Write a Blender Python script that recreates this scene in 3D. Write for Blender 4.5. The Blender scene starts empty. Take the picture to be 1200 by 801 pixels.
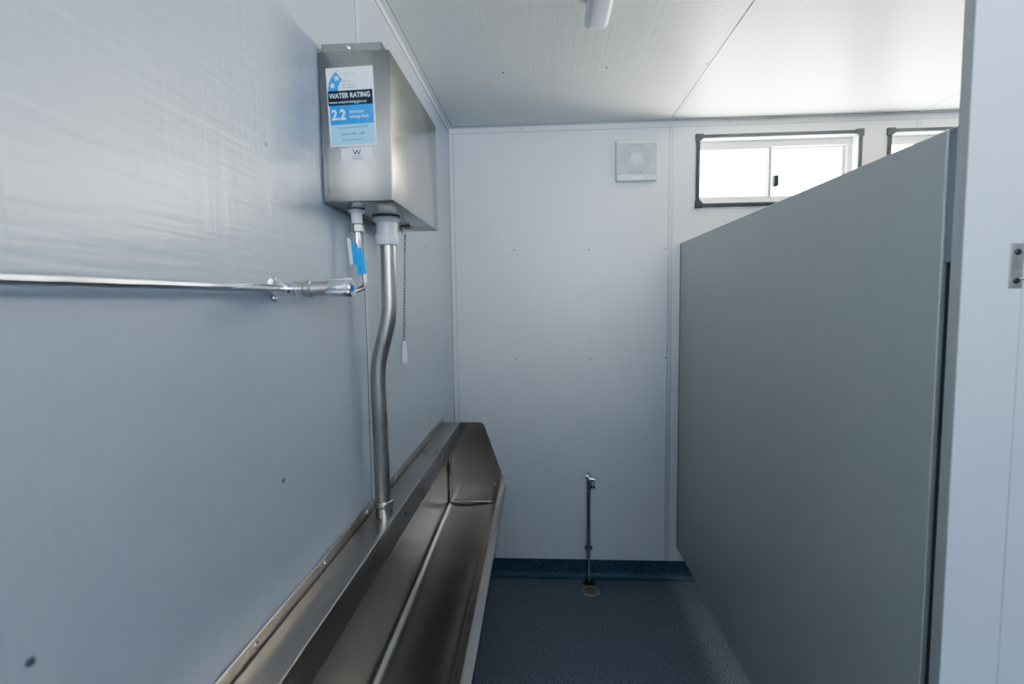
import bpy, bmesh, math, random
from mathutils import Vector, Matrix
random.seed(7)
C = bpy.context.scene.collection
PI = math.pi

# ------------------------------------------------------------------ materials
def mat(name, col, rough=0.5, metal=0.0, spec=0.5, nodes=None, **kw):
    m = bpy.data.materials.new(name); m.use_nodes = True
    nt = m.node_tree; b = nt.nodes['Principled BSDF']
    b.inputs['Base Color'].default_value = (*col, 1)
    b.inputs['Roughness'].default_value = rough
    b.inputs['Metallic'].default_value = metal
    b.inputs['Specular IOR Level'].default_value = spec
    for k, v in kw.items():
        b.inputs[k.replace('_', ' ')].default_value = v
    if nodes: nodes(nt, b)
    return m

def noise(nt, scale, detail=2.0, stretch=(1, 1, 1), coord='Object'):
    tc = nt.nodes.new('ShaderNodeTexCoord'); mp = nt.nodes.new('ShaderNodeMapping')
    mp.inputs['Scale'].default_value = stretch
    n = nt.nodes.new('ShaderNodeTexNoise'); n.inputs['Scale'].default_value = scale
    n.inputs['Detail'].default_value = detail
    nt.links.new(tc.outputs[coord], mp.inputs['Vector']); nt.links.new(mp.outputs[0], n.inputs['Vector'])
    return n.outputs['Fac']

def ramp(nt, fac, stops):
    r = nt.nodes.new('ShaderNodeValToRGB'); e = r.color_ramp.elements
    while len(e) < len(stops): e.new(0.5)
    for el, (p, c) in zip(e, stops):
        el.position = p; el.color = (*c, 1)
    nt.links.new(fac, r.inputs[0]); return r.outputs[0]

def bump(nt, b, h, strength, dist=0.001):
    bp = nt.nodes.new('ShaderNodeBump'); bp.inputs['Strength'].default_value = strength
    bp.inputs['Distance'].default_value = dist
    nt.links.new(h, bp.inputs['Height']); nt.links.new(bp.outputs[0], b.inputs['Normal'])

def madd(nt, a, b_, op='ADD'):
    m = nt.nodes.new('ShaderNodeMath'); m.operation = op
    for i, v in enumerate((a, b_)):
        if isinstance(v, (int, float)): m.inputs[i].default_value = v
        else: nt.links.new(v, m.inputs[i])
    return m.outputs[0]

def panel_nodes(s1, s2, strength=0.25):
    def f(nt, b):
        # faint woven emboss of the painted sandwich panel: two crossed sets of fine ribs, plus gentle waviness
        a = noise(nt, 1.0, 1.0, s1); c = noise(nt, 1.0, 1.0, s2); w = noise(nt, 3.0, 1.0)
        h = madd(nt, madd(nt, a, c), madd(nt, w, 2.0, 'MULTIPLY'))
        bump(nt, b, h, strength, 0.0011)
    return f

WALLC = (0.72, 0.725, 0.74)
M = {}
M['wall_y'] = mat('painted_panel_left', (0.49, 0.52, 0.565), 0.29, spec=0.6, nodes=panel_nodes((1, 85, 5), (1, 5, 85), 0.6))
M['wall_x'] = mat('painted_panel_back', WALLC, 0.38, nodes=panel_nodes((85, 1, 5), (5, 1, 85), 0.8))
M['ceiling'] = mat('painted_panel_ceiling', (0.70, 0.70, 0.69), 0.46, nodes=panel_nodes((75, 2.5, 1), (2.5, 60, 1), 0.55))
M['trimw'] = mat('white_metal_trim', (0.70, 0.71, 0.72), 0.4)
M['trimg'] = mat('grey_joint_strip', (0.60, 0.63, 0.66), 0.4)
M['gap'] = mat('dark_joint_line', (0.22, 0.24, 0.25), 0.8)
M['partition'] = mat('grey_laminate', (0.54, 0.55, 0.52), 0.42, nodes=lambda nt, b: bump(nt, b, noise(nt, 900, 1), 0.12, 0.0003))
M['part_edge'] = mat('grey_channel', (0.36, 0.38, 0.39), 0.4)
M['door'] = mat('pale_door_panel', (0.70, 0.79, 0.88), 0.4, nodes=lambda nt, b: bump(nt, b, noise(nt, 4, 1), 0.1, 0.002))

def vinyl(nt, b):
    a = noise(nt, 230, 2); c = noise(nt, 5, 3)
    col = ramp(nt, a, [(0.34, (0.045, 0.058, 0.085)), (0.5, (0.130, 0.150, 0.19)), (0.68, (0.36, 0.41, 0.45))])
    nt.links.new(col, b.inputs['Base Color'])
    r = madd(nt, madd(nt, c, 0.2, 'MULTIPLY'), 0.38)
    nt.links.new(r, b.inputs['Roughness'])
    bump(nt, b, a, 0.25, 0.0005)
M['vinyl'] = mat('speckled_blue_grey_vinyl', (0.05, 0.07, 0.1), 0.5, nodes=vinyl)
def vinyl2(nt, b):
    a = noise(nt, 230, 2)
    col = ramp(nt, a, [(0.34, (0.020, 0.045, 0.078)), (0.5, (0.045, 0.090, 0.145)), (0.68, (0.12, 0.19, 0.26))])
    nt.links.new(col, b.inputs['Base Color'])
M['vinyl_wall'] = mat('speckled_blue_vinyl_upstand', (0.02, 0.05, 0.09), 0.5, nodes=vinyl2)

def brushed(stretch, lo=0.20, hi=0.36, tint=((0.45, 0.415, 0.38), (0.49, 0.455, 0.42)), bs=0.05):
    def f(nt, b):
        a = noise(nt, 1.0, 3.0, stretch); bl = noise(nt, 7.0, 3.0)
        nt.links.new(ramp(nt, bl, [(0.3, tint[0]), (0.7, tint[1])]), b.inputs['Base Color'])
        mr = nt.nodes.new('ShaderNodeMapRange'); mr.inputs[3].default_value = lo; mr.inputs[4].default_value = hi
        mx = madd(nt, madd(nt, a, 0.5, 'MULTIPLY'), madd(nt, bl, 0.5, 'MULTIPLY'))
        nt.links.new(mx, mr.inputs[0]); mr.inputs[1].default_value = 0.3; mr.inputs[2].default_value = 0.7
        nt.links.new(mr.outputs[0], b.inputs['Roughness'])
        bump(nt, b, a, bs, 0.0003)
    return f
M['steel_y'] = mat('brushed_steel_long', (0.5, 0.48, 0.46), 0.3, 1.0, nodes=brushed((500, 4, 500), 0.22, 0.27))
M['steel_ledge'] = mat('brushed_steel_ledge', (0.5, 0.48, 0.46), 0.3, 1.0, nodes=brushed((500, 4, 500), 0.26, 0.34))
M['steel_end'] = mat('brushed_steel_end', (0.5, 0.48, 0.46), 0.3, 1.0, nodes=brushed((500, 500, 8), 0.22, 0.27))
M['steel_box'] = mat('brushed_steel_cistern', (0.5, 0.48, 0.46), 0.3, 1.0, nodes=brushed((8, 8, 500), 0.17, 0.24, ((0.37, 0.345, 0.305), (0.45, 0.425, 0.385))))
M['steel_pipe'] = mat('satin_steel_pipe', (0.50, 0.475, 0.44), 0.24, 1.0, nodes=brushed((300, 300, 6), 0.26, 0.34, ((0.56, 0.52, 0.46), (0.64, 0.60, 0.54)), 0.04))
M['weld'] = mat('polished_steel_weld', (0.66, 0.63, 0.60), 0.18, 1.0)
M['chrome'] = mat('chrome', (0.78, 0.80, 0.82), 0.10, 1.0)
M['braid'] = mat('braided_steel', (0.55, 0.54, 0.52), 0.35, 1.0, nodes=lambda nt, b: bump(nt, b, noise(nt, 900, 1), 0.6, 0.0006))
M['nickel'] = mat('brushed_nickel', (0.62, 0.58, 0.53), 0.28, 1.0)
M['white_plastic'] = mat('white_plastic', (0.72, 0.74, 0.77), 0.35)
M['fan_white'] = mat('white_fan_plastic', (0.70, 0.73, 0.73), 0.35)
M['fan_shade'] = mat('fan_recess_plastic', (0.52, 0.56, 0.56), 0.4)
M['diffuser'] = mat('frosted_diffuser', (0.74, 0.76, 0.82), 0.3)
M['black_frame'] = mat('charcoal_window_trim', (0.045, 0.053, 0.062), 0.45)
M['sash'] = mat('white_aluminium', (0.62, 0.63, 0.62), 0.35)
M['dark_plastic'] = mat('dark_plastic', (0.02, 0.025, 0.035), 0.4)
M['label_white'] = mat('label_white', (0.80, 0.84, 0.88), 0.35)
M['label_cyan'] = mat('label_cyan', (0.0, 0.28, 0.72), 0.35)
M['label_pale'] = mat('label_pale_blue', (0.27, 0.66, 0.90), 0.35)
M['label_black'] = mat('label_black', (0.008, 0.010, 0.02), 0.35)
M['label_ring'] = mat('label_ring_grey', (0.66, 0.72, 0.77), 0.35)
M['label_grey'] = mat('label_grey', (0.10, 0.16, 0.24), 0.4)
M['blue_tape'] = mat('bright_blue_tape', (0.0, 0.36, 0.85), 0.4)
M['blue_dot'] = mat('blue_dot', (0.03, 0.16, 0.50), 0.35)
M['grey_pipe'] = mat('grey_hose', (0.24, 0.27, 0.30), 0.3, 0.6)
M['screw'] = mat('grey_screw_head', (0.22, 0.24, 0.26), 0.4, 0.6)
M['screw_pale'] = mat('pale_screw_cap', (0.45, 0.47, 0.48), 0.4)

def glass():
    m = bpy.data.materials.new('window_glass'); m.use_nodes = True
    nt = m.node_tree; nt.nodes.clear()
    o = nt.nodes.new('ShaderNodeOutputMaterial'); mx = nt.nodes.new('ShaderNodeMixShader')
    t = nt.nodes.new('ShaderNodeBsdfTransparent'); g = nt.nodes.new('ShaderNodeBsdfGlossy')
    t.inputs[0].default_value = (0.93, 0.96, 0.96, 1); g.inputs['Roughness'].default_value = 0.02
    mx.inputs[0].default_value = 0.06
    nt.links.new(t.outputs[0], mx.inputs[1]); nt.links.new(g.outputs[0], mx.inputs[2])
    nt.links.new(mx.outputs[0], o.inputs[0]); return m
M['glass'] = glass()

# ------------------------------------------------------------------ mesh helpers
def obj(name, bm, m, parent=None, smooth=False, loc=None):
    me = bpy.data.meshes.new(name)
    bmesh.ops.recalc_face_normals(bm, faces=bm.faces)
    bm.to_mesh(me); bm.free()
    for mm in (m if isinstance(m, (list, tuple)) else [m]): me.materials.append(M[mm])
    if smooth:
        for p in me.polygons: p.use_smooth = True
        try: me.set_sharp_from_angle(angle=math.radians(38))
        except Exception: pass
    o = bpy.data.objects.new(name, me); C.objects.link(o)
    if parent:
        o.parent = parent
        o.location = -Vector(parent['_base']) if '_base' in parent else (0, 0, 0)
    if loc: o.location = loc
    return o

def thing(name, label, cat, base, group=None):
    o = bpy.data.objects.new(name, None); C.objects.link(o)
    o.empty_display_size = 0.05
    o.location = base; o['_base'] = tuple(base); o['label'] = label; o['category'] = cat
    if group: o['group'] = group
    return o
def struct(o):
    o['kind'] = 'structure'; return o
def lab(o, t):
    o['label'] = t; return o

def box(bm, x0, x1, y0, y1, z0, z1, bev=0.0, seg=2, mi=0):
    vs = [bm.verts.new((x, y, z)) for x in (x0, x1) for y in (y0, y1) for z in (z0, z1)]
    f = [(0, 1, 3, 2), (4, 6, 7, 5), (0, 4, 5, 1), (2, 3, 7, 6), (0, 2, 6, 4), (1, 5, 7, 3)]
    fs = [bm.faces.new([vs[i] for i in q]) for q in f]
    for q in fs: q.material_index = mi
    if bev > 0:
        es = list({e for q in fs for e in q.edges})
        r = bmesh.ops.bevel(bm, geom=es, offset=bev, segments=seg, affect='EDGES', profile=0.5)
        for q in r['faces']: q.material_index = mi
    return vs

def bx(*a, **k):
    bm = bmesh.new(); box(bm, *a, **k); return bm

def frame_of(d):
    d = d.normalized(); a = Vector((0, 0, 1)) if abs(d.z) < 0.9 else Vector((1, 0, 0))
    u = d.cross(a).normalized(); return u, d.cross(u).normalized()

def tube(bm, pts, r, seg=16, caps=True, mi=0):
    pts = [Vector(p) for p in pts]; n = len(pts)
    rs = r if isinstance(r, (list, tuple)) else [r] * n
    rings = []; u = None
    for i, p in enumerate(pts):
        t = (pts[min(i + 1, n - 1)] - pts[max(i - 1, 0)]).normalized()
        if u is None: u, v = frame_of(t)
        else:
            u = (u - t * u.dot(t)).normalized(); v = t.cross(u)
        rings.append([bm.verts.new(p + (u * math.cos(2 * PI * k / seg) + v * math.sin(2 * PI * k / seg)) * rs[i]) for k in range(seg)])
    for a, b in zip(rings, rings[1:]):
        for k in range(seg):
            bm.faces.new((a[k], a[(k + 1) % seg], b[(k + 1) % seg], b[k])).material_index = mi
    if caps:
        bm.faces.new(rings[0]).material_index = mi; bm.faces.new(rings[-1]).material_index = mi

def lathe(bm, origin, axis, prof, seg=32, mi=0, hexa=False):
    """prof: list of (distance along axis, radius)"""
    o = Vector(origin); a = Vector(axis).normalized(); u, v = frame_of(a)
    seg = 6 if hexa else seg
    rings = []
    for d, r in prof:
        rings.append([bm.verts.new(o + a * d + (u * math.cos(2 * PI * k / seg) + v * math.sin(2 * PI * k / seg)) * max(r, 1e-5)) for k in range(seg)])
    for p, q in zip(rings, rings[1:]):
        for k in range(seg):
            bm.faces.new((p[k], p[(k + 1) % seg], q[(k + 1) % seg], q[k])).material_index = mi
    bm.faces.new(rings[0]).material_index = mi; bm.faces.new(rings[-1]).material_index = mi

def smooth_path(pts, rad, n=6):
    """polyline with rounded corners"""
    P = [Vector(p) for p in pts]; out = [P[0]]
    for i in range(1, len(P) - 1):
        a, b, c = P[i - 1], P[i], P[i + 1]
        r = rad[i] if isinstance(rad, (list, tuple)) else rad
        d0 = (a - b); d1 = (c - b); k = min(r, d0.length * 0.49, d1.length * 0.49)
        s = b + d0.normalized() * k; e = b + d1.normalized() * k
        for j in range(n + 1):
            t = j / n; out.append(s * (1 - t) ** 2 + b * 2 * t * (1 - t) + e * t ** 2)
    out.append(P[-1]); return out

def sheet(bm, prof, ys, th, slope=None):
    """open profile (x, z, w) swept along y with thickness th; w scales a fall along y"""
    n = len(prof); off = []
    for i, p in enumerate(prof):
        a = Vector(prof[max(i - 1, 0)][:2]); b = Vector(prof[min(i + 1, n - 1)][:2])
        t = (b - a).normalized(); off.append(Vector((-t.y, t.x)) * -th)
    R = []
    for y in ys:
        f = slope(y) if slope else 0
        R.append(([bm.verts.new((p[0], y, p[1] + p[2] * f)) for p in prof],
                  [bm.verts.new((p[0] + q.x, y, p[1] + q.y + p[2] * f)) for p, q in zip(prof, off)]))
    for (a, b), (c, d) in zip(R, R[1:]):
        for i in range(n - 1):
            bm.faces.new((a[i], a[i + 1], c[i + 1], c[i])); bm.faces.new((b[i], d[i], d[i + 1], b[i + 1]))
        bm.faces.new((a[0], c[0], d[0], b[0])); bm.faces.new((a[-1], b[-1], d[-1], c[-1]))
    for a, b in (R[0], R[-1]):
        for i in range(n - 1): bm.faces.new((a[i], b[i], b[i + 1], a[i + 1]))

def prism(bm, poly, axis, a, b, mi=0):
    """poly of 2D points; axis 'y' -> points are (x, z), 'x' -> (y, z), 'z' -> (x, y)"""
    def P(p, d): return {'y': (p[0], d, p[1]), 'x': (d, p[0], p[1]), 'z': (p[0], p[1], d)}[axis]
    A = [bm.verts.new(P(p, a)) for p in poly]; B = [bm.verts.new(P(p, b)) for p in poly]
    n = len(poly)
    bm.faces.new(A).material_index = mi; bm.faces.new(B).material_index = mi
    for i in range(n): bm.faces.new((A[i], A[(i + 1) % n], B[(i + 1) % n], B[i])).material_index = mi

def text(bm, body, size, pos, mat4, mi, align='LEFT', bold=0.0, xs=1.0, depth=0.0):
    """lettering appended to bm; pos is (u, v) in the sticker's own plane, mat4 maps (u, v, w) to the world"""
    cu = bpy.data.curves.new('lettering', 'FONT'); cu.body = body; cu.size = size
    cu.align_x = align; cu.align_y = 'BOTTOM_BASELINE'; cu.offset = bold; cu.resolution_u = 3
    t = bpy.data.objects.new('lettering', cu); C.objects.link(t)
    me = t.to_mesh()
    tm = bmesh.new(); tm.from_mesh(me); t.to_mesh_clear()
    vm = {v: bm.verts.new(mat4 @ Vector((v.co.x * xs + pos[0], v.co.y + pos[1], depth))) for v in tm.verts}
    for f in tm.faces:
        try: bm.faces.new([vm[v] for v in f.verts]).material_index = mi
        except ValueError: pass
    tm.free(); bpy.data.objects.remove(t); bpy.data.curves.remove(cu)

def flat(bm, pts, mat4, mi, depth):
    f = bm.faces.new([bm.verts.new(mat4 @ Vector((p[0], p[1], depth))) for p in pts]); f.material_index = mi

# ------------------------------------------------------------------ room
XL, D, H = -0.478, 2.71, 2.40
XR, YF = 3.10, -1.50
WT = 0.075
J = 0.657          # first panel joint on the back wall, next one 1.2 m further
W1 = (0.782, 1.587, 1.969, 2.327); W2 = (1.708, 2.513, 1.969, 2.327)
BW = 0.019         # width of the charcoal trim around the window openings

def wall_with_holes(bm, x0, x1, z0, z1, y0, y1, holes):
    """wall in the x/z plane, thick in y, with rectangular openings sharing their z range or not"""
    xs = sorted({x0, x1, *[h[0] for h in holes], *[h[1] for h in holes]})
    for a, b in zip(xs, xs[1:]):
        hs = [h for h in holes if h[0] <= a + 1e-6 and h[1] >= b - 1e-6]
        if not hs: box(bm, a, b, y0, y1, z0, z1)
        for h in hs:
            if h[2] > z0: box(bm, a, b, y0, y1, z0, h[2])
            if h[3] < z1: box(bm, a, b, y0, y1, h[3], z1)
    bmesh.ops.remove_doubles(bm, verts=bm.verts, dist=1e-5)

def shrink(w, d): return (w[0] + d, w[1] - d, w[2] + d, w[3] - d)

floor = struct(obj('floor', bx(XL - WT, XR + WT, YF - WT, D + WT, -0.05, 0.0), 'vinyl'))
ceiling = struct(obj('ceiling', bx(XL - WT, XR + WT, YF - WT, D + WT, H, H + 0.06), 'ceiling'))
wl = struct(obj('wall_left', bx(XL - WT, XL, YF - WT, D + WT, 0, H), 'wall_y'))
bm = bmesh.new(); wall_with_holes(bm, XL, XR, 0, H, D, D + WT, [shrink(W1, 0.012), shrink(W2, 0.012)])
wb = struct(obj('wall_back', bm, 'wall_x'))
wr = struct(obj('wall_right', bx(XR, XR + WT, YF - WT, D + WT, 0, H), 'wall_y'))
FRONT_OPENING = (0.10, 1.25, 1.72, 2.32)  # unseen high opening behind the camera, shaped for the light it lets in
bm = bmesh.new(); wall_with_holes(bm, XL, XR, 0, H, YF - WT, YF, [FRONT_OPENING])
wf = struct(obj('wall_front', bm, 'wall_x'))

# joint strips of the sandwich panels (parts of the walls)
def joint(parent, x0, x1, y0, y1, z0, z1, g0, g1):
    s = obj('joint_strip', bx(x0, x1, y0, y1, z0, z1, bev=0.0006, seg=1), 'trimg', parent)
    bm = bmesh.new(); box(bm, *g0); box(bm, *g1)
    obj('joint_line', bm, 'gap', s)
for x, za, zb_ in ((J, 0.098, H - 0.030), (J + 1.2, 0.098, W2[2] - .006), (J + 1.2, W2[3] + .006, H - 0.030)):
    joint(wb, x - 0.009, x + 0.009, D - 0.0018, D, za, zb_,
          (x - 0.0105, x - 0.009, D - 0.0012, D, za, zb_), (x + 0.009, x + 0.0102, D - 0.0012, D, za, zb_))
for x in (J, J + 1.2):
    joint(ceiling, x - 0.009, x + 0.009, YF, D - 0.004, H - 0.0018, H,
          (x - 0.011, x - 0.009, YF, D - 0.004, H - 0.0012, H), (x + 0.009, x + 0.0100, YF, D - 0.004, H - 0.0012, H))
yj = 1.37
for y in (yj, yj - 1.2):
    joint(wl, XL, XL + 0.0018, y - 0.009, y + 0.009, 0.098, H - 0.02,
          (XL, XL + 0.0012, y - 0.0105, y - 0.009, 0.098, H - 0.02), (XL, XL + 0.0012, y + 0.009, y + 0.0102, 0.098, H - 0.02))

# angle trims
def trim(n, *a, gaps=()):
    t = struct(obj('trim_%d' % n, bx(*a, bev=0.0006, seg=1), 'trimw'))
    if gaps:
        bm = bmesh.new()
        for g in gaps: box(bm, *g)
        obj('joint_line', bm, 'gap', t)
    return t
t1 = trim(1, XL, XR, D - 0.0025, D, H - 0.028, H, gaps=[(XL, XR, D - 0.0018, D, H - 0.0292, H - 0.028)])
trim(2, XL, XR, D - 0.026, D - 0.0025, H - 0.0025, H, gaps=[(XL, XR, D - 0.0275, D - 0.026, H - 0.0016, H)])
trim(3, XL, XL + 0.0025, YF, D - 0.0025, H - 0.022, H - 0.0025, gaps=[(XL, XL + 0.0018, YF, D - 0.0025, H - 0.0236, H - 0.022)])
trim(4, XL + 0.0025, XL + 0.020, YF, D - 0.026, H - 0.0025, H, gaps=[(XL + 0.020, XL + 0.0222, YF, D - 0.026, H - 0.0016, H)])
trim(5, XL, XL + 0.020, D - 0.0022, D, 0.098, H - 0.029, gaps=[(XL + 0.020, XL + 0.0215, D - 0.0016, D, 0.098, H - 0.029)])
trim(6, XL, XL + 0.0022, D - 0.022, D - 0.0022, 0.098, H - 0.025, gaps=[(XL, XL + 0.0016, D - 0.0236, D - 0.022, 0.098, H - 0.025)])

# coved skirting: vinyl turned up the wall
def skirting(name, path):
    """path: function mapping (distance from wall, z) to a point pair"""
    prof = [(0.0, 0.097), (0.003, 0.096), (0.0035, 0.03)] + [(0.0035 + 0.028 * (1 - math.cos(a)), 0.03 - 0.028 * math.sin(a)) for a in [PI / 2 * k / 6 for k in range(1, 7)]] + [(0.036, 0.0005), (0.0, 0.0)]
    bm = bmesh.new(); path(bm, prof); return struct(obj(name, bm, 'vinyl_wall', smooth=True))
def along_x(y, s, x0, x1):
    def f(bm, prof): prism(bm, [(y - s * d, z) for d, z in prof], 'x', x0, x1)
    return f
def along_y(x, s, y0, y1):
    def f(bm, prof): prism(bm, [(x + s * d, z) for d, z in prof], 'y', y0, y1)
    return f
skirting('baseboard_back', along_x(D, 1, XL, XR))
skirting('baseboard_left', along_y(XL, 1, YF, D))
skirting('baseboard_right', along_y(XR, -1, YF, D))
skirting('baseboard_front', along_x(YF, -1, XL, XR))

# screw heads showing on the panels
def screws(parent, pts, n, r, m):
    for p in pts:
        bm = bmesh.new(); lathe(bm, p, n, [(0, r), (0.0012, r), (0.002, r * 0.6), (0.0021, r * 0.3)], 12)
        obj('screw', bm, m, parent, True)
screws(wl, [(XL, y, z) for y, z in ((0.887, 1.778), (0.891, 1.179), (0.423, 1.173), (2.092, 1.733), (1.361, 1.175))], (1, 0, 0), 0.0042, 'screw')
screws(wb, [(x, D, z) for x, z in ((-0.145, 1.771), (0.243, 1.766), (0.634, 1.763), (-0.145, 1.2), (0.25, 1.197), (0.641, 1.2))], (0, -1, 0), 0.0045, 'screw')
screws(ceiling, [(x, y, H) for x, y in ((1.452, 2.09), (0.255, 2.077), (-0.146, 2.085), (0.636, 2.082))], (0, 0, -1), 0.005, 'screw')
screws(t1, [(x, D - 0.0025, H - 0.014) for x in (-0.10, 0.42, 0.94, 1.46)], (0, -1, 0), 0.0045, 'screw_pale')

# ------------------------------------------------------------------ windows
def window(n, w):
    x0, x1, z0, z1 = w
    e = bpy.data.objects.new('window_%d' % n, None); C.objects.link(e); struct(e)
    e.location = (x0, D, z0); e['_base'] = (x0, D, z0)
    # charcoal trim on the room side with corner caps
    bm = bmesh.new(); y0, y1 = D - 0.012, D + 0.0
    b = BW
    box(bm, x0, x1, y0, y1, z0, z0 + b, 0.002, 1); box(bm, x0, x1, y0, y1, z1 - b, z1, 0.002, 1)
    box(bm, x0, x0 + b, y0, y1, z0, z1, 0.002, 1); box(bm, x1 - b, x1, y0, y1, z0, z1, 0.002, 1)
    obj('window_trim', bm, 'black_frame', e)
    for cx, cz in ((x0, z0), (x0, z1), (x1, z0), (x1, z1)):
        sx = 1 if cx == x0 else -1; sz = 1 if cz == z0 else -1
        poly = [(cx - sx * .004, cz - sz * .004), (cx + sx * .032, cz - sz * .004), (cx + sx * .032, cz + sz * .022), (cx + sx * .022, cz + sz * .032), (cx - sx * .004, cz + sz * .032)]
        bm = bmesh.new(); prism(bm, poly, 'y', y0 - 0.004, y1 - 0.0); obj('corner_cap', bm, 'black_frame', e)
    # reveal lining
    a0, a1, c0, c1 = x0 + b, x1 - b, z0 + b, z1 - b; t = 0.004
    bm = bmesh.new(); yy0, yy1 = D - 0.008, D + WT + 0.01
    box(bm, a0 - t, a1 + t, yy0, yy1, c0 - t, c0); box(bm, a0 - t, a1 + t, yy0, yy1, c1, c1 + t)
    box(bm, a0 - t, a0, yy0, yy1, c0, c1); box(bm, a1, a1 + t, yy0, yy1, c0, c1)
    obj('reveal', bm, 'sash', e)
    # aluminium outer frame near the outside face
    f = 0.020; fy0, fy1 = D + WT - 0.025, D + WT + 0.008
    bm = bmesh.new()
    box(bm, a0, a1, fy0, fy1, c0, c0 + 0.032, .0015, 1); box(bm, a0, a1, fy0, fy1, c1 - 0.034, c1, .0015, 1)
    box(bm, a0, a0 + 0.008, fy0, fy1, c0 + .032, c1 - .034); box(bm, a1 - 0.02, a1, fy0, fy1, c0 + .032, c1 - .034)
    fr = obj('window_frame', bm, 'sash', e)
    mid = x0 + 0.38
    # fixed light on the right, sliding sash on the left
    for (s0, s1, yy, wl_, wr_) in ((a0 + .008, mid + .012, fy0 + .004, .006, .012), (mid - .004, a1 - .02, fy0 + .018, .026, .012)):
        bm = bmesh.new(); q0, q1 = c0 + .032, c1 - .034
        box(bm, s0, s1, yy, yy + .010, q0, q0 + .010, .001, 1); box(bm, s0, s1, yy, yy + .010, q1 - .008, q1, .001, 1)
        box(bm, s0, s0 + wl_, yy, yy + .010, q0 + .010, q1 - .008); box(bm, s1 - wr_, s1, yy, yy + .010, q0 + .010, q1 - .008)
        sa = obj('sash', bm, 'sash', e)
        obj('pane', bx(s0 + wl_, s1 - wr_, yy + .003, yy + .007, q0 + .010, q1 - .008), 'glass', e)
    # dark seal line, thumb latch and bottom catch
    obj('dark_strip', bx(mid + .008, mid + .012, fy0 + .001, fy0 + .004, c0 + .034, c1 - .036), 'black_frame', e)
    obj('dark_strip', bx(a1 - .034, a1 - .031, fy0 + .015, fy0 + .018, c0 + .034, c1 - .036), 'black_frame', e)
    bm = bmesh.new(); prism(bm, [(mid + .026, 2.070), (mid + .042, 2.070), (mid + .048, 2.076), (mid + .048, 2.124), (mid + .042, 2.132), (mid + .026, 2.130)], 'y', fy0 - .012, fy0 + .018)
    lab(obj('latch', bm, 'dark_plastic', e), 'dark thumb latch of the sliding sash')
    bm = bmesh.new(); prism(bm, [(x0 + .205, c0 + .001), (x0 + .270, c0 + .001), (x0 + .262, c0 + .030), (x0 + .225, c0 + .034), (x0 + .212, c0 + .026)], 'y', fy0 - .012, fy0 - .001)
    obj('catch', bm, 'trimg', e)
window(1, W1); window(2, W2)

# ------------------------------------------------------------------ cubicle partition and front
XP = 0.711
PT, PB = 1.792, 0.172
p = thing('toilet_partition', 'large grey laminate toilet partition standing clear of the floor on the right', 'partition', (XP, 1.0, PB))
bm = bmesh.new(); box(bm, XP, XP + 0.018, 0.967, D - 0.006, PB, PT, 0.0015, 1)
obj('panel', bm, 'partition', p)
lab(obj('edge_channel', bx(XP + .004, XP + .022, 0.9465, 0.9665, 1.56, PT, .001, 1), 'part_edge', p), 'short grey filler at the top of the gap beside the partition')
M['dark_strip'] = mat('dark_gap_shade', (0.085, 0.10, 0.115), 0.6)  # dark tone stands in for the shade inside the gap
lab(obj('gap_shade', bx(XP + .010, XP + .022, 0.9466, 0.9668, PB, 1.56, 0), 'dark_strip', p), 'dark strip standing in for shade in the gap at the near edge')
obj('wall_channel', bx(XP - .003, XP + .021, D - .0055, D - .002, PB + .002, PT - .002, .001, 1), 'gap', p)
struct(obj('wall_added_divider', bx(1.640, 1.658, 0.947, D - 0.004, PB, PT, 0.0015, 1), 'partition'))  # mostly hidden divider, added to darken the view through the gap
# full-height front panel of the cubicles and its door leaf
nib = struct(obj('wall_cubicle', bx(XP, 0.809, 0.920, 0.946, 0.0, H, .0012, 1), 'partition'))
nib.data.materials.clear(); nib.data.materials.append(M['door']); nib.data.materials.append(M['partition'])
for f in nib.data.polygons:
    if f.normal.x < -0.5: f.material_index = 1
dl = struct(obj('door_1', bx(0.8115, 1.60, 0.9205, 0.946, 0.008, H - .002, .0012, 1), 'door'))
struct(obj('trim_7', bx(0.809, 0.8115, 0.9206, 0.94, 0.0, H), 'trimg'))

k = thing('latch_keeper', 'small stainless latch keeper plate fixed to the pale cubicle front at right edge', 'latch plate', (0.79, 0.92, 1.51))
bm = bmesh.new(); box(bm, 0.7865, 0.8075, 0.9175, 0.9200, 1.512, 1.588, .0008, 1)
obj('plate', bm, 'nickel', k)
for z in (1.525, 1.573):
    bm = bmesh.new(); lathe(bm, (0.797, 0.9175, z), (0, -1, 0), [(0, .0052), (.0012, .0050), (.0022, .0028), (.0023, .001)], 18)
    s = obj('screw', bm, 'dark_plastic', k, True)
    bm = bmesh.new(); lathe(bm, (0.8065, 0.9175, z + .003), (0, -1, 0), [(0, .003), (.004, .003), (.008, .0042), (.011, .003), (.012, .001)], 18)
    obj('knob', bm, 'chrome', k, True)

# ------------------------------------------------------------------ urinal trough
YE, YN = 2.388, 0.22
LZ = 0.932
u = thing('urinal_trough', 'long stainless steel urinal trough fixed along the left wall', 'urinal', (-0.33, 1.3, 0.45))
fl = obj('wall_flange', bx(XL + .0019, XL + .0044, YN, YE, LZ - .004, LZ + .026, .0008, 1), 'steel_ledge', u)
for y in [1.04 + .2665 * i for i in range(-3, 6)]:
    bm = bmesh.new(); lathe(bm, (XL + .0044, min(y, YE - .01), LZ + .013), (1, 0, 0), [(0, .006), (.0012, .0055), (.0025, .003), (.0027, .001)], 16)
    obj('screw', bm, 'chrome', fl, True)
P3 = lambda l: [(p.x, p.y, p.z) for p in l]
prof = smooth_path([(XL + .006, LZ - .012, 0), (XL + .006, LZ, 0), (-.3995, LZ, 0), (-.3995, LZ - .080, 0), (-.412, LZ - .080, 0)], .0035, 4)
bm = bmesh.new(); sheet(bm, P3(prof), [YN, YE], 0.0015)
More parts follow.
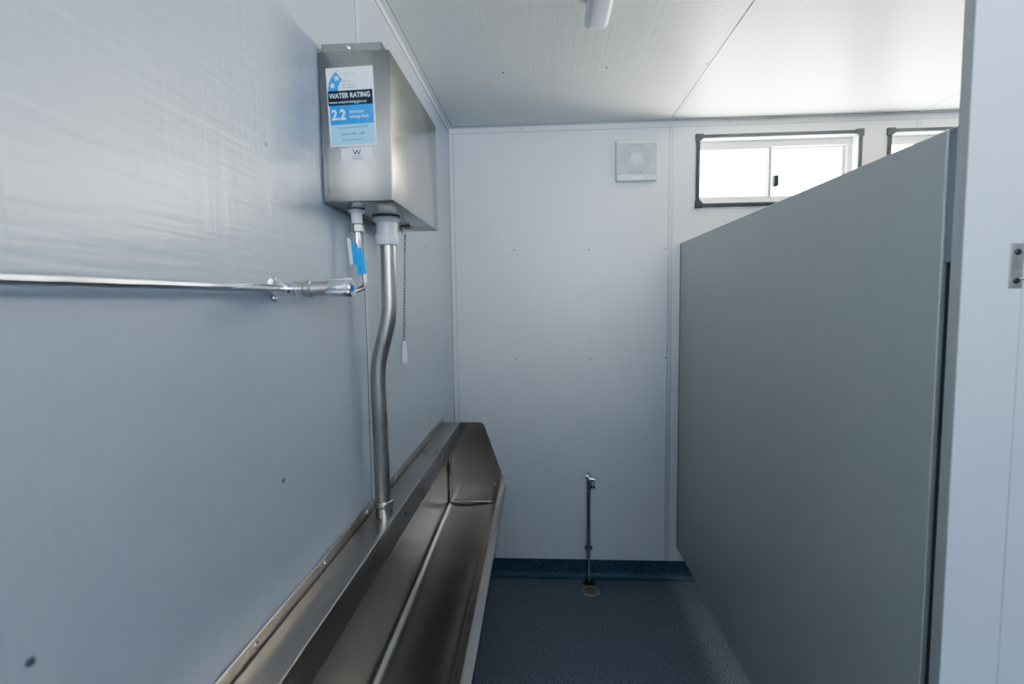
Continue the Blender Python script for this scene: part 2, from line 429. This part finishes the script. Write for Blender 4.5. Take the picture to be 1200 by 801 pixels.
led = obj('sparge_cover', bm, 'steel_ledge', u, True)
lab(led, 'flat steel ledge folded down at its front edge')
obj('shadow_gap', bx(XL + .0045, XL + .0058, YN, YE, LZ - .012, LZ - .002), 'gap', u)
for (y, z) in ((1.41, .897), (0.75, .897)):
    bm = bmesh.new(); lathe(bm, (-.3995, y, z), (1, 0, 0), [(0, .005), (.001, .005), (.002, .002)], 14); obj('rivet', bm, 'screw', led, True)
fall = lambda y: -(YE - y) * 0.034
prof = smooth_path([(-.4575, LZ - .004, 0), (-.4575, .536, 1), (-.345, .534, 1), (-.2440, .541, 1), (-.2110, .632, 0), (-.1825, .632, 0), (-.1825, .600, 0), (-.192, .597, 0)],
                   [0, .046, .05, .026, .007, .0025, .003, 0], 9)
bm = bmesh.new(); ys = [YN + (YE - YN) * i / 24 for i in range(25)]
sheet(bm, P3(prof), ys, 0.0016, fall)
skew = lambda y, x: .0135 * (YE - y) / 1.3 * min(max((x + .244) / .033, 0), 1)   # the front lip runs very slightly out of square
for q in bm.verts: q.co.x += skew(q.co.y, q.co.x)
obj('basin', bm, 'steel_y', u, True)
def endplate(y0, y1):
    c = smooth_path([(-.470, LZ, 0), (-.288, LZ, 0), (-.1845, .634, 0), (-.1845, .590, 0), (-.235, .45, 0), (-.4755, .45, 0), (-.4755, LZ, 0)], [0, .022, .010, .01, .02, .002, 0], 6)
    bm = bmesh.new(); prism(bm, [(q.x, q.y) for q in c], 'y', y0, y1)
    for q in bm.verts: q.co.x += skew(y0, q.co.x)
    return bm
obj('end_panel', endplate(YE, YE + .0025), 'steel_end', u)
obj('end_panel', endplate(YN - .0025, YN), 'steel_end', u)
bm = bmesh.new()
tube(bm, smooth_path([(-.4500, YE - .003, .915), (-.4500, YE - .003, .546), (-.2455, YE - .003, .5445), (-.2360, YE - .003, .629)], .012), .0058, 12)
lab(obj('weld_bead', bm, 'weld', u, True), 'polished welded corner seam')
# underside enclosure, stopping short of the fold
bm = bmesh.new(); prism(bm, [(-.4755, .45), (-.4590, .45), (-.4590, LZ - .02), (-.4755, LZ - .02)], 'y', YN, YE); obj('back_box', bm, 'steel_y', u)
bm = bmesh.new(); lathe(bm, (-.1765, 1.70, .616), (1, 0, 0), [(0, .0035), (.001, .0035), (.0015, .001)], 12); obj('rivet', bm, 'screw', u, True)

# ------------------------------------------------------------------ cistern
cx0, cx1, cy0, cy1, cz0, cz1 = XL + .0022, -.320, 1.112, 1.588, 1.722, 2.037
c = thing('cistern', 'brushed stainless steel flushing cistern mounted high on the left wall', 'cistern', (-.40, 1.35, cz0))
obj('tank', bx(cx0, cx1, cy0, cy1, cz0, cz1, .0022, 3), 'steel_box', c, True)
bm = bmesh.new(); box(bm, -.4690, -.3370, cy0 + .003, cy1 - .004, cz1 - .001, cz1 + .018, .0012, 1); ld = obj('lid', bm, 'steel_box', c)
bm = bmesh.new(); lathe(bm, (-.409, cy0 + .003, cz1 + .0085), (0, -1, 0), [(0, .0042), (.0016, .004), (.0026, .002), (.0027, .001)], 18); obj('screw', bm, 'chrome', ld, True)
# rating sticker
Mx = Matrix.Translation((-.4545, cy0 - .0004, 1.8385)) @ Matrix.Rotation(math.radians(-1.6), 4, 'Y') @ Matrix(((1, 0, 0, 0), (0, 0, -1, 0), (0, 1, 0, 0), (0, 0, 0, 1)))
SW, SH = .1020, .1640
bm = bmesh.new()
e1, e2, e3 = .0002, .0004, .0006
flat(bm, [(0, 0), (SW, 0), (SW, SH), (0, SH)], Mx, 0, 0)
flat(bm, [(.003, .003), (SW - .003, .003), (SW - .003, .046), (.003, .046)], Mx, 2, e1)
flat(bm, [(.003, .046), (SW - .003, .046), (SW - .003, .0860), (.003, .0860)], Mx, 1, e1)
flat(bm, [(.001, .0860), (SW - .003, .0860), (SW - .003, .1165), (.001, .1165)], Mx, 3, e1)
# blue arc segment with two stars
ccx, ccy = .052, .1165
def arc(r, a): return (ccx + r * math.cos(math.radians(a)), ccy + r * math.sin(math.radians(a)))
A = [arc(.050, a) for a in range(180, 118, -6)]; B = [arc(.028, a) for a in range(132, 184, 6)]
tipo = (.0225, .1545); flat(bm, A + [tipo] + [(.0345, .1405)] + B[1:], Mx, 1, e1)
for k2 in range(3):
    ro, ri = .046 - .014 * k2 * .6, .044 - .014 * k2 * .6
    for a0 in range(0, 112, 8):
        flat(bm, [arc(ri, a0), arc(ro, a0), arc(ro, a0 + 8), arc(ri, a0 + 8)], Mx, 4, e1)
def star(x, y, r, rot, mi):
    pts = [(x + (r if i % 2 == 0 else r * .42) * math.cos(rot + PI / 2 + i * PI / 5), y + (r if i % 2 == 0 else r * .42) * math.sin(rot + PI / 2 + i * PI / 5)) for i in range(10)]
    for i in range(10): flat(bm, [(x, y), pts[i], pts[(i + 1) % 10]], Mx, mi, e2)
star(.0125, .1275, .0070, .15, 0); star(.0225, .1425, .0070, .1, 0)
for x, y in ((.045, .149), (.061, .151), (.077, .145), (.087, .133)): star(x, y, .0055, 0, 4)
for i, s in enumerate(('The more', 'stars the more', 'water efficient')): text(bm, s, .0054, (.033, .1330 - .0060 * i), Mx, 5, bold=.00004, depth=e3)
text(bm, 'WATER RATING', .0150, (.0040, .1008), Mx, 0, bold=.00016, xs=.815, depth=e3)
text(bm, 'www.waterrating.gov.au', .0088, (.0040, .0900), Mx, 4, bold=.00002, xs=.94, depth=e3)
text(bm, '2.2', .0300, (.0065, .0565), Mx, 0, bold=.0007, xs=.86, depth=e3)
text(bm, 'litres per', .0090, (.0465, .0690), Mx, 0, bold=.00002, xs=.95, depth=e3)
text(bm, 'average flush', .0090, (.0465, .0585), Mx, 0, bold=.00002, xs=.88, depth=e3)
text(bm, 'In accordance with AS/NZS 6400', .0056, (.051, .0375), Mx, 5, 'CENTER', bold=.00006, xs=.90, depth=e3)
text(bm, 'Licence No. 1288', .0080, (.051, .0235), Mx, 5, 'CENTER', bold=.0001, xs=.92, depth=e3)
text(bm, 'Field Enterprises Pty Ltd', .0052, (.051, .0120), Mx, 5, 'CENTER', bold=.00003, xs=.92, depth=e3)
lab(obj('rating_sticker', bm, ['label_white', 'label_cyan', 'label_pale', 'label_black', 'label_ring', 'label_grey'], c), 'blue and white water rating sticker with large 2.2')
My = Matrix.Translation((-.4310, cy0 - .0004, 1.8080)) @ Matrix.Rotation(math.radians(-2.0), 4, 'Y') @ Matrix(((1, 0, 0, 0), (0, 0, -1, 0), (0, 1, 0, 0), (0, 0, 0, 1)))
bm = bmesh.new()
flat(bm, [(0, 0), (.0685, 0), (.0685, .0262), (0, .0262)], My, 0, 0)
def strk(a, b, w):
    d = (Vector(b) - Vector(a)).normalized(); n_ = Vector((-d.y, d.x)) * w / 2
    flat(bm, [(a[0] + n_.x, a[1] + n_.y), (b[0] + n_.x, b[1] + n_.y), (b[0] - n_.x, b[1] - n_.y), (a[0] - n_.x, a[1] - n_.y)], My, 1, e2)
for a, b in (((.026, .0235), (.0305, .0125)), ((.0305, .0125), (.0345, .0215)), ((.0345, .0215), (.0385, .0125)), ((.0385, .0125), (.0430, .0235))): strk(a, b, .0022)
text(bm, 'WaterMark', .0050, (.0345, .0072), My, 2, 'CENTER', depth=e2); text(bm, 'WMKA02178', .0046, (.0345, .0024), My, 2, 'CENTER', bold=.0001, depth=e2)
lab(obj('certification_sticker', bm, ['label_white', 'label_black', 'label_grey'], c), 'small white sticker with a dark W mark')
# inlet and outlet fittings below the tank
bm = bmesh.new(); lathe(bm, (-.4345, 1.199, cz0), (0, 0, -1), [(0, .0165), (.002, .0195), (.0075, .0195), (.009, .0150), (.012, .0135), (.034, .0125), (.035, .010)], 28)
lab(obj('inlet_spigot', bm, 'white_plastic', c, True), 'white plastic inlet under the tank')
bm = bmesh.new(); lathe(bm, (-.398, 1.312, cz0), (0, 0, -1), [(0, .030), (.003, .0345), (.009, .0355), (.013, .0330), (.016, .0275), (.046, .0262), (.047, .0290), (.050, .0305), (.066, .0300), (.072, .0270), (.074, .0215)], 36)
lab(obj('outlet_nut', bm, 'white_plastic', c, True), 'large white plastic outlet nut under the tank')

# ------------------------------------------------------------------ flush pipe
f = thing('flush_pipe', 'bent satin stainless flush pipe running from cistern down to the trough', 'pipe', (-.43, 1.312, LZ))
bm = bmesh.new()
tube(bm, smooth_path([(-.396, 1.312, cz0 - .072), (-.3965, 1.312, 1.47), (-.4345, 1.312, 1.335), (-.4295, 1.312, LZ + .022)], [0, .045, .045, 0], 8), .0203, 28)
obj('pipe', bm, 'steel_pipe', f, True)
bm = bmesh.new(); lathe(bm, (-.4295, 1.312, LZ + .0005), (0, 0, 1), [(0, .0232), (.020, .0232), (.026, .0236), (.0265, .0215), (.029, .0212), (.030, .0245), (.034, .0258), (.040, .0258), (.043, .0245), (.044, .0215)], 32)
obj('coupling', bm, 'nickel', f, True)

# ------------------------------------------------------------------ pull chain
g = thing('pull_chain', 'fine flush pull chain with a white handle hanging below the cistern', 'pull chain', (-.405, 1.50, cz0))
bm = bmesh.new(); box(bm, -.412, -.380, 1.480, 1.515, cz0 - .008, cz0, .001, 1); box(bm, -.403, -.399, 1.470, 1.505, cz0 - .024, cz0 - .006, .001, 1)
obj('lever', bm, 'nickel', g)
bm = bmesh.new(); n_ = 38; zt, zb = cz0 - .022, 1.388
for i in range(n_):
    t = i / (n_ - 1); z = zt + (zb - zt) * t; x = -.401 - .012 * t
    pts = [Vector((x, 1.4995, z)) + Vector((math.cos(a) * .0034 if i % 2 == 0 else 0, math.cos(a) * .0034 if i % 2 else 0, math.sin(a) * .0060)) for a in [2 * PI * q / 10 for q in range(11)]]
    tube(bm, pts, .0009, 5, False)
obj('chain', bm, 'screw', g, True)
bm = bmesh.new(); lathe(bm, (-.413, 1.4995, 1.390), (0, 0, -1), [(0, .0035), (.003, .0055), (.010, .0062), (.050, .0098), (.062, .0105), (.067, .0095), (.068, .006)], 24)
obj('handle', bm, 'white_plastic', g, True)

# ------------------------------------------------------------------ water supply pipe, valve, hose
VY, VZ = 0.883, 1.528
s = thing('supply_pipe', 'chrome water pipe running horizontally along the left wall to the valve', 'pipe', (XL + .03, 0.3, VZ))
bm = bmesh.new(); tube(bm, [(XL + .030, YF + .002, VZ - .003), (XL + .030, 0.2, VZ - .004), (XL + .030, VY - .018, VZ)], .0068, 20)
obj('pipe', bm, 'chrome', s, True)
bm = bmesh.new(); tube(bm, [(XL + .030, YF + .0005, VZ - .003), (XL + .030, YF + .006, VZ - .003)], .02, 24)
obj('end_flange', bm, 'chrome', s, True)
v = thing('isolation_valve', 'chrome stop valve with blue-dotted round handle at the end of the wall pipe', 'valve', (XL, VY, VZ))
bm = bmesh.new(); lathe(bm, (XL + .0003, VY, VZ), (1, 0, 0), [(0, .0210), (.003, .0205), (.005, .014), (.006, .0125), (.018, .0115)], 30)
pl = obj('wall_plate', bm, 'chrome', v, True)
for sgn in (1, -1):
    bm = bmesh.new(); lathe(bm, (XL + .004, VY, VZ + sgn * .0165), (1, 0, 0), [(0, .0045), (.003, .0045), (.0045, .003), (.0048, .001)], 14); obj('screw', bm, 'chrome', pl, True)
bm = bmesh.new(); lathe(bm, (XL + .018, VY, VZ), (1, 0, 0), [(0, .0115), (.004, .0125), (.010, .0125), (.014, .0115), (.020, .0105), (.021, .013), (.026, .013), (.027, .0118), (.060, .0118)], 30)
tube(bm, [(XL + .030, VY, VZ), (XL + .030, VY - .020, VZ)], .0098, 20)
obj('body', bm, 'chrome', v, True)
bm = bmesh.new(); lathe(bm, (XL + .052, VY, VZ), (1, 0, 0), [(0, .0118), (.001, .0140), (.009, .0140), (.010, .0120), (.013, .0120), (.014, .0150), (.021, .0155), (.0225, .0128), (.058, .0128)], 30)
obj('collar', bm, 'nickel', v, True)
bm = bmesh.new()
lathe(bm, (XL + .106, VY, VZ), (1, 0, 0), [(0, .0128), (.004, .0150), (.038, .0158), (.0405, .0145), (.041, .010), (.0405, .0095)], 36)
for a in range(3):
    an = PI / 2 + a * 2 * PI / 3; cy_, cz_ = VY + math.cos(an) * .0145, VZ + math.sin(an) * .0145
    tube(bm, [(XL + .104, cy_, cz_), (XL + .109, cy_, cz_), (XL + .142, cy_, cz_), (XL + .1455, cy_, cz_)], [.002, .0046, .0046, .003], 12)
hd = obj('handle', bm, 'chrome', v, True)
bm = bmesh.new(); lathe(bm, (XL + .1470, VY, VZ), (1, 0, 0), [(0, .0062), (.0008, .0060), (.0012, .003)], 24); lab(obj('index_dot', bm, 'blue_dot', hd, True), 'blue dot on the end of the handle')
h = thing('braided_hose', 'thin braided steel hose with bright blue tape rising from the valve to the cistern', 'hose', (-.42, 1.19, 1.53))
hp = smooth_path([(-.392, VY + .014, VZ), (-.400, VY + .060, VZ + .001), (-.4405, 1.120, 1.531), (-.4320, 1.172, 1.5305), (-.4180, 1.196, 1.540), (-.4215, 1.199, 1.580), (-.4350, 1.199, 1.640), (-.4350, 1.199, 1.662)], .022, 6)
bm = bmesh.new(); tube(bm, hp, .0056, 14); obj('hose', bm, 'braid', h, True)
bm = bmesh.new(); lathe(bm, (-.4350, 1.199, 1.6875), (0, 0, -1), [(0, .012), (.0005, .0148), (.003, .0155), (.017, .0155), (.0195, .0145), (.020, .008)], hexa=True)
obj('nut', bm, 'nickel', h)
bm = bmesh.new(); lathe(bm, (-.4350, 1.199, 1.668), (0, 0, -1), [(0, .0072), (.010, .0072), (.0105, .0062), (.014, .0062), (.0145, .0072), (.026, .0072), (.0265, .0058)], 20)
obj('ferrule', bm, 'chrome', h, True)
bm = bmesh.new(); lathe(bm, (-.394, VY + .012, VZ), (-.1, 1, 0), [(0, .0095), (.014, .0095), (.016, .0075), (.03, .0075)], 20); obj('nut', bm, 'chrome', h, True)
# blue tape wrapped on the hose with a loose flag
bm = bmesh.new()
tube(bm, [(-.4330, 1.199, 1.632), (-.4290, 1.199, 1.6105), (-.4255, 1.199, 1.595), (-.4225, 1.199, 1.570)], [.0066, .0092, .0100, .0078], 14)
prism(bm, [(-.4462, 1.6520), (-.4395, 1.6380), (-.4335, 1.6320), (-.4230, 1.6200), (-.4200, 1.5700), (-.4325, 1.5700), (-.4340, 1.5860), (-.4430, 1.5960), (-.4445, 1.6240)], 'y', 1.1875, 1.1895)
lab(obj('blue_tape', bm, 'blue_tape', h, True), 'bright blue tape wrapped on the hose')
bm = bmesh.new(); prism(bm, [(-.4570, 1.6560), (-.4490, 1.6520), (-.4440, 1.5960), (-.4520, 1.5920)], 'y', 1.1905, 1.1915)
lab(obj('paper_tag', bm, 'label_white', h), 'white paper tag')

# ------------------------------------------------------------------ exhaust fan
fx0, fx1, fz0, fz1 = .378, .584, 2.103, 2.312
e = thing('exhaust_fan', 'square white slatted exhaust fan high on the back wall', 'exhaust fan', (.481, D, fz0))
bm = bmesh.new(); box(bm, fx0, fx1, D - .026, D - .0003, fz0, fz1, .008, 3); obj('housing', bm, 'fan_white', e, True)
fcx, fcz, fr_ = .478, 2.214, .077
bm = bmesh.new(); lathe(bm, (fcx, D - .0262, fcz), (0, -1, 0), [(0, fr_), (.0006, fr_), (.0010, fr_ - .002)], 48); obj('fan_recess', bm, 'fan_shade', e, True)
bm = bmesh.new()
for i in range(17):
    z = fz0 + .036 + i * .0092
    prism(bm, [(D - .0265, z), (D - .0315, z + .0010), (D - .0315, z + .0022), (D - .0265, z + .0052)], 'x', fx0 + .004, fx1 - .004)
obj('louvres', bm, 'fan_white', e)
bm = bmesh.new(); lathe(bm, (fcx, D - .0275, fcz), (0, -1, 0), [(0, .034), (.003, .030), (.004, .012)], 36)
obj('fan_hub', bm, 'fan_white', e, True)
bm = bmesh.new(); box(bm, fcx - .024, fcx + .034, D - .0285, D - .0262, fz0 + .004, fz0 + .022, .001, 1); obj('cover_tab', bm, 'label_white', e)
bm = bmesh.new()
for i in range(4): box(bm, .524 + i * .009, .530 + i * .009, D - .0265, D - .0258, fz0 + .020, fz0 + .0225)
obj('printed_mark', bm, 'fan_shade', e)
bm = bmesh.new()
for dx in (-.028, -.006, .018): box(bm, fcx + dx, fcx + dx + .010, D - .033, D - .0315, fz0 + .044, fz0 + .047)
obj('clip', bm, 'screw', e)

# ------------------------------------------------------------------ ceiling light
l = thing('ceiling_light', 'slim white batten light under the ceiling', 'ceiling light', (.17, 1.06, H))
bm = bmesh.new(); box(bm, .144, .198, .47, 1.650, H - .030, H - .0002, .003, 2); obj('base', bm, 'trimg', l, True)
ring = []
bm = bmesh.new(); box(bm, .1345, .2065, .46, 1.662, H - .072, H - .024, .018, 5); obj('diffuser', bm, 'diffuser', l, True)

# ------------------------------------------------------------------ riser pipe with tap, floor waste
r = thing('hose_tap', 'thin upright pipe with a small chrome tap against the back wall', 'tap', (.237, 2.66, 0))
bm = bmesh.new(); tube(bm, smooth_path([(.2385, D - .030, .560), (.2365, D - .032, .30), (.2370, D - .034, .13)], .2), .0088, 18); obj('hose', bm, 'grey_pipe', r, True)
bm = bmesh.new(); tube(bm, smooth_path([(.2370, D - .034, .13), (.2365, D - .038, .09), (.2360, 2.648, .004)], .03), .0062, 16); obj('pipe', bm, 'chrome', r, True)
bm = bmesh.new(); lathe(bm, (.2370, D - .034, .170), (0, 0, 1), [(0, .010), (.001, .0135), (.005, .0135), (.006, .010)], 20); box(bm, .217, .257, D - .036, D - .0005, .171, .175); obj('pipe_clip', bm, 'screw', r)
bm = bmesh.new(); lathe(bm, (.236, 2.648, .0005), (0, 0, 1), [(0, .032), (.002, .031), (.008, .014), (.009, .007)], 28); obj('floor_flange', bm, 'dark_plastic', r, True)
bm = bmesh.new()
lathe(bm, (.2385, D - .030, .552), (0, 0, 1), [(0, .0105), (.003, .0125), (.016, .0125), (.020, .009), (.026, .0085), (.040, .0030), (.046, .0025), (.047, .001)], 20)
tube(bm, [(.2385, D - .0005, .566), (.2385, D - .030, .566), (.2385, D - .062, .566)], .0085, 16)
tube(bm, [(.2205, D - .030, .573), (.2385, D - .030, .573)], .0055, 12)
lathe(bm, (.2385, D - .001, .566), (0, -1, 0), [(0, .016), (.004, .015), (.006, .009)], 22)
tube(bm, [(.2385, D - .058, .566), (.256, D - .058, .566)], .0080, 16)
obj('tap_body', bm, 'chrome', r, True)
for x in (.2485, .2625):
    bm = bmesh.new(); tube(bm, [(x, D - .058, .562), (x, D - .058, .528)], .0036, 12); sp = obj('spout', bm, 'chrome', r, True)
    bm = bmesh.new(); tube(bm, [(x, D - .058, .529), (x, D - .058, .516)], .0052, 12); obj('tip', bm, 'dark_plastic', sp, True)
bm = bmesh.new(); tube(bm, [(.246, D - .058, .563), (.266, D - .058, .563)], .0075, 14); obj('bridge', bm, 'chrome', r, True)

w = thing('floor_waste', 'round chrome floor drain grate beside the foot of the upright pipe', 'drain', (.238, 2.565, 0))
bm = bmesh.new(); lathe(bm, (.238, 2.566, .0001), (0, 0, 1), [(0, .049), (.004, .048), (.006, .044), (.006, .036), (.0042, .0355)], 40); obj('grate', bm, 'nickel', w, True)
bm = bmesh.new()
for ring_n, rr in ((6, .010), (10, .021), (14, .030)):
    for i in range(ring_n):
        a = 2 * PI * i / ring_n + rr * 30; lathe(bm, (.238 + rr * math.cos(a), 2.566 + rr * math.sin(a), .0041), (0, 0, 1), [(0, .0040), (.0008, .0036)], 8)
gr = obj('grate_slots', bm, 'dark_plastic', w)

# ------------------------------------------------------------------ world and light
wd = bpy.data.worlds.new('sky'); bpy.context.scene.world = wd; wd.use_nodes = True
nt = wd.node_tree; bg = nt.nodes['Background']
tc = nt.nodes.new('ShaderNodeTexCoord'); sep = nt.nodes.new('ShaderNodeSeparateXYZ'); nt.links.new(tc.outputs['Generated'], sep.inputs[0])
mr = nt.nodes.new('ShaderNodeMapRange'); mr.inputs[1].default_value = -.4; mr.inputs[2].default_value = .4
nt.links.new(sep.outputs['Y'], mr.inputs[0])
cr = ramp(nt, mr.outputs[0], [(0.0, (0.70, 0.82, 1.0)), (1.0, (1.0, 0.965, 0.91))])
nt.links.new(cr, bg.inputs['Color'])
ms = nt.nodes.new('ShaderNodeMapRange'); nt.links.new(mr.outputs[0], ms.inputs[0])
WIN, FRONT = 35.0, 17.0
ms.inputs[3].default_value = FRONT; ms.inputs[4].default_value = WIN
def mrange(src, a, b, c, d):
    q = nt.nodes.new('ShaderNodeMapRange'); nt.links.new(src, q.inputs[0])
    for i, v_ in enumerate((a, b, c, d)): q.inputs[i + 1].default_value = v_
    return q.outputs[0]
# brighter towards the sunlit yard low down and towards +x, dimmer overhead
st = madd(nt, ms.outputs[0], mrange(sep.outputs['Z'], -.12, .30, 1.3, .16), 'MULTIPLY')
st = madd(nt, st, mrange(sep.outputs['X'], .35, .95, .80, 1.5), 'MULTIPLY')
nt.links.new(st, bg.inputs['Strength'])

def portal(name, loc, sx, sy, rot):
    la = bpy.data.lights.new(name, 'AREA'); la.shape = 'RECTANGLE'; la.size = sx; la.size_y = sy
    la.cycles.is_portal = True
    o = bpy.data.objects.new(name, la); C.objects.link(o); o.location = loc; o.rotation_euler = rot
for W_ in (W1, W2):
    portal('window_daylight', ((W_[0] + W_[1]) / 2, D + WT + .02, (W_[2] + W_[3]) / 2), .80, .36, (-PI / 2, 0, 0))
portal('front_opening_daylight', ((FRONT_OPENING[0] + FRONT_OPENING[1]) / 2, YF - WT - .01, (FRONT_OPENING[2] + FRONT_OPENING[3]) / 2), FRONT_OPENING[1] - FRONT_OPENING[0], FRONT_OPENING[3] - FRONT_OPENING[2], (PI / 2, 0, 0))

# ------------------------------------------------------------------ camera
yaw, pitch, roll, fpx = -0.0605, 0.0777, -0.0130, 600.0
F = Vector((math.sin(yaw) * math.cos(pitch), math.cos(yaw) * math.cos(pitch), -math.sin(pitch)))
R0 = Vector((math.cos(yaw), -math.sin(yaw), 0)); U0 = R0.cross(F)
Rr = math.cos(roll) * R0 + math.sin(roll) * U0; Ur = -math.sin(roll) * R0 + math.cos(roll) * U0
cd = bpy.data.cameras.new('camera'); co = bpy.data.objects.new('camera', cd); C.objects.link(co)
m4 = Matrix((( Rr.x, Ur.x, -F.x, 0), (Rr.y, Ur.y, -F.y, 0), (Rr.z, Ur.z, -F.z, 1.5), (0, 0, 0, 1)))
co.matrix_world = m4
cd.sensor_fit = 'HORIZONTAL'; cd.sensor_width = 36.0; cd.lens = fpx * 36 / 1200; cd.clip_start = 0.01
cd.dof.use_dof = True; cd.dof.focus_distance = 1.55; cd.dof.aperture_fstop = 2.8
sc = bpy.context.scene; sc.camera = co
sc.view_settings.view_transform = 'AgX'; sc.view_settings.look = 'AgX - Medium High Contrast'; sc.view_settings.exposure = 1.08
for o in bpy.data.objects:
    if '_base' in o: del o['_base']
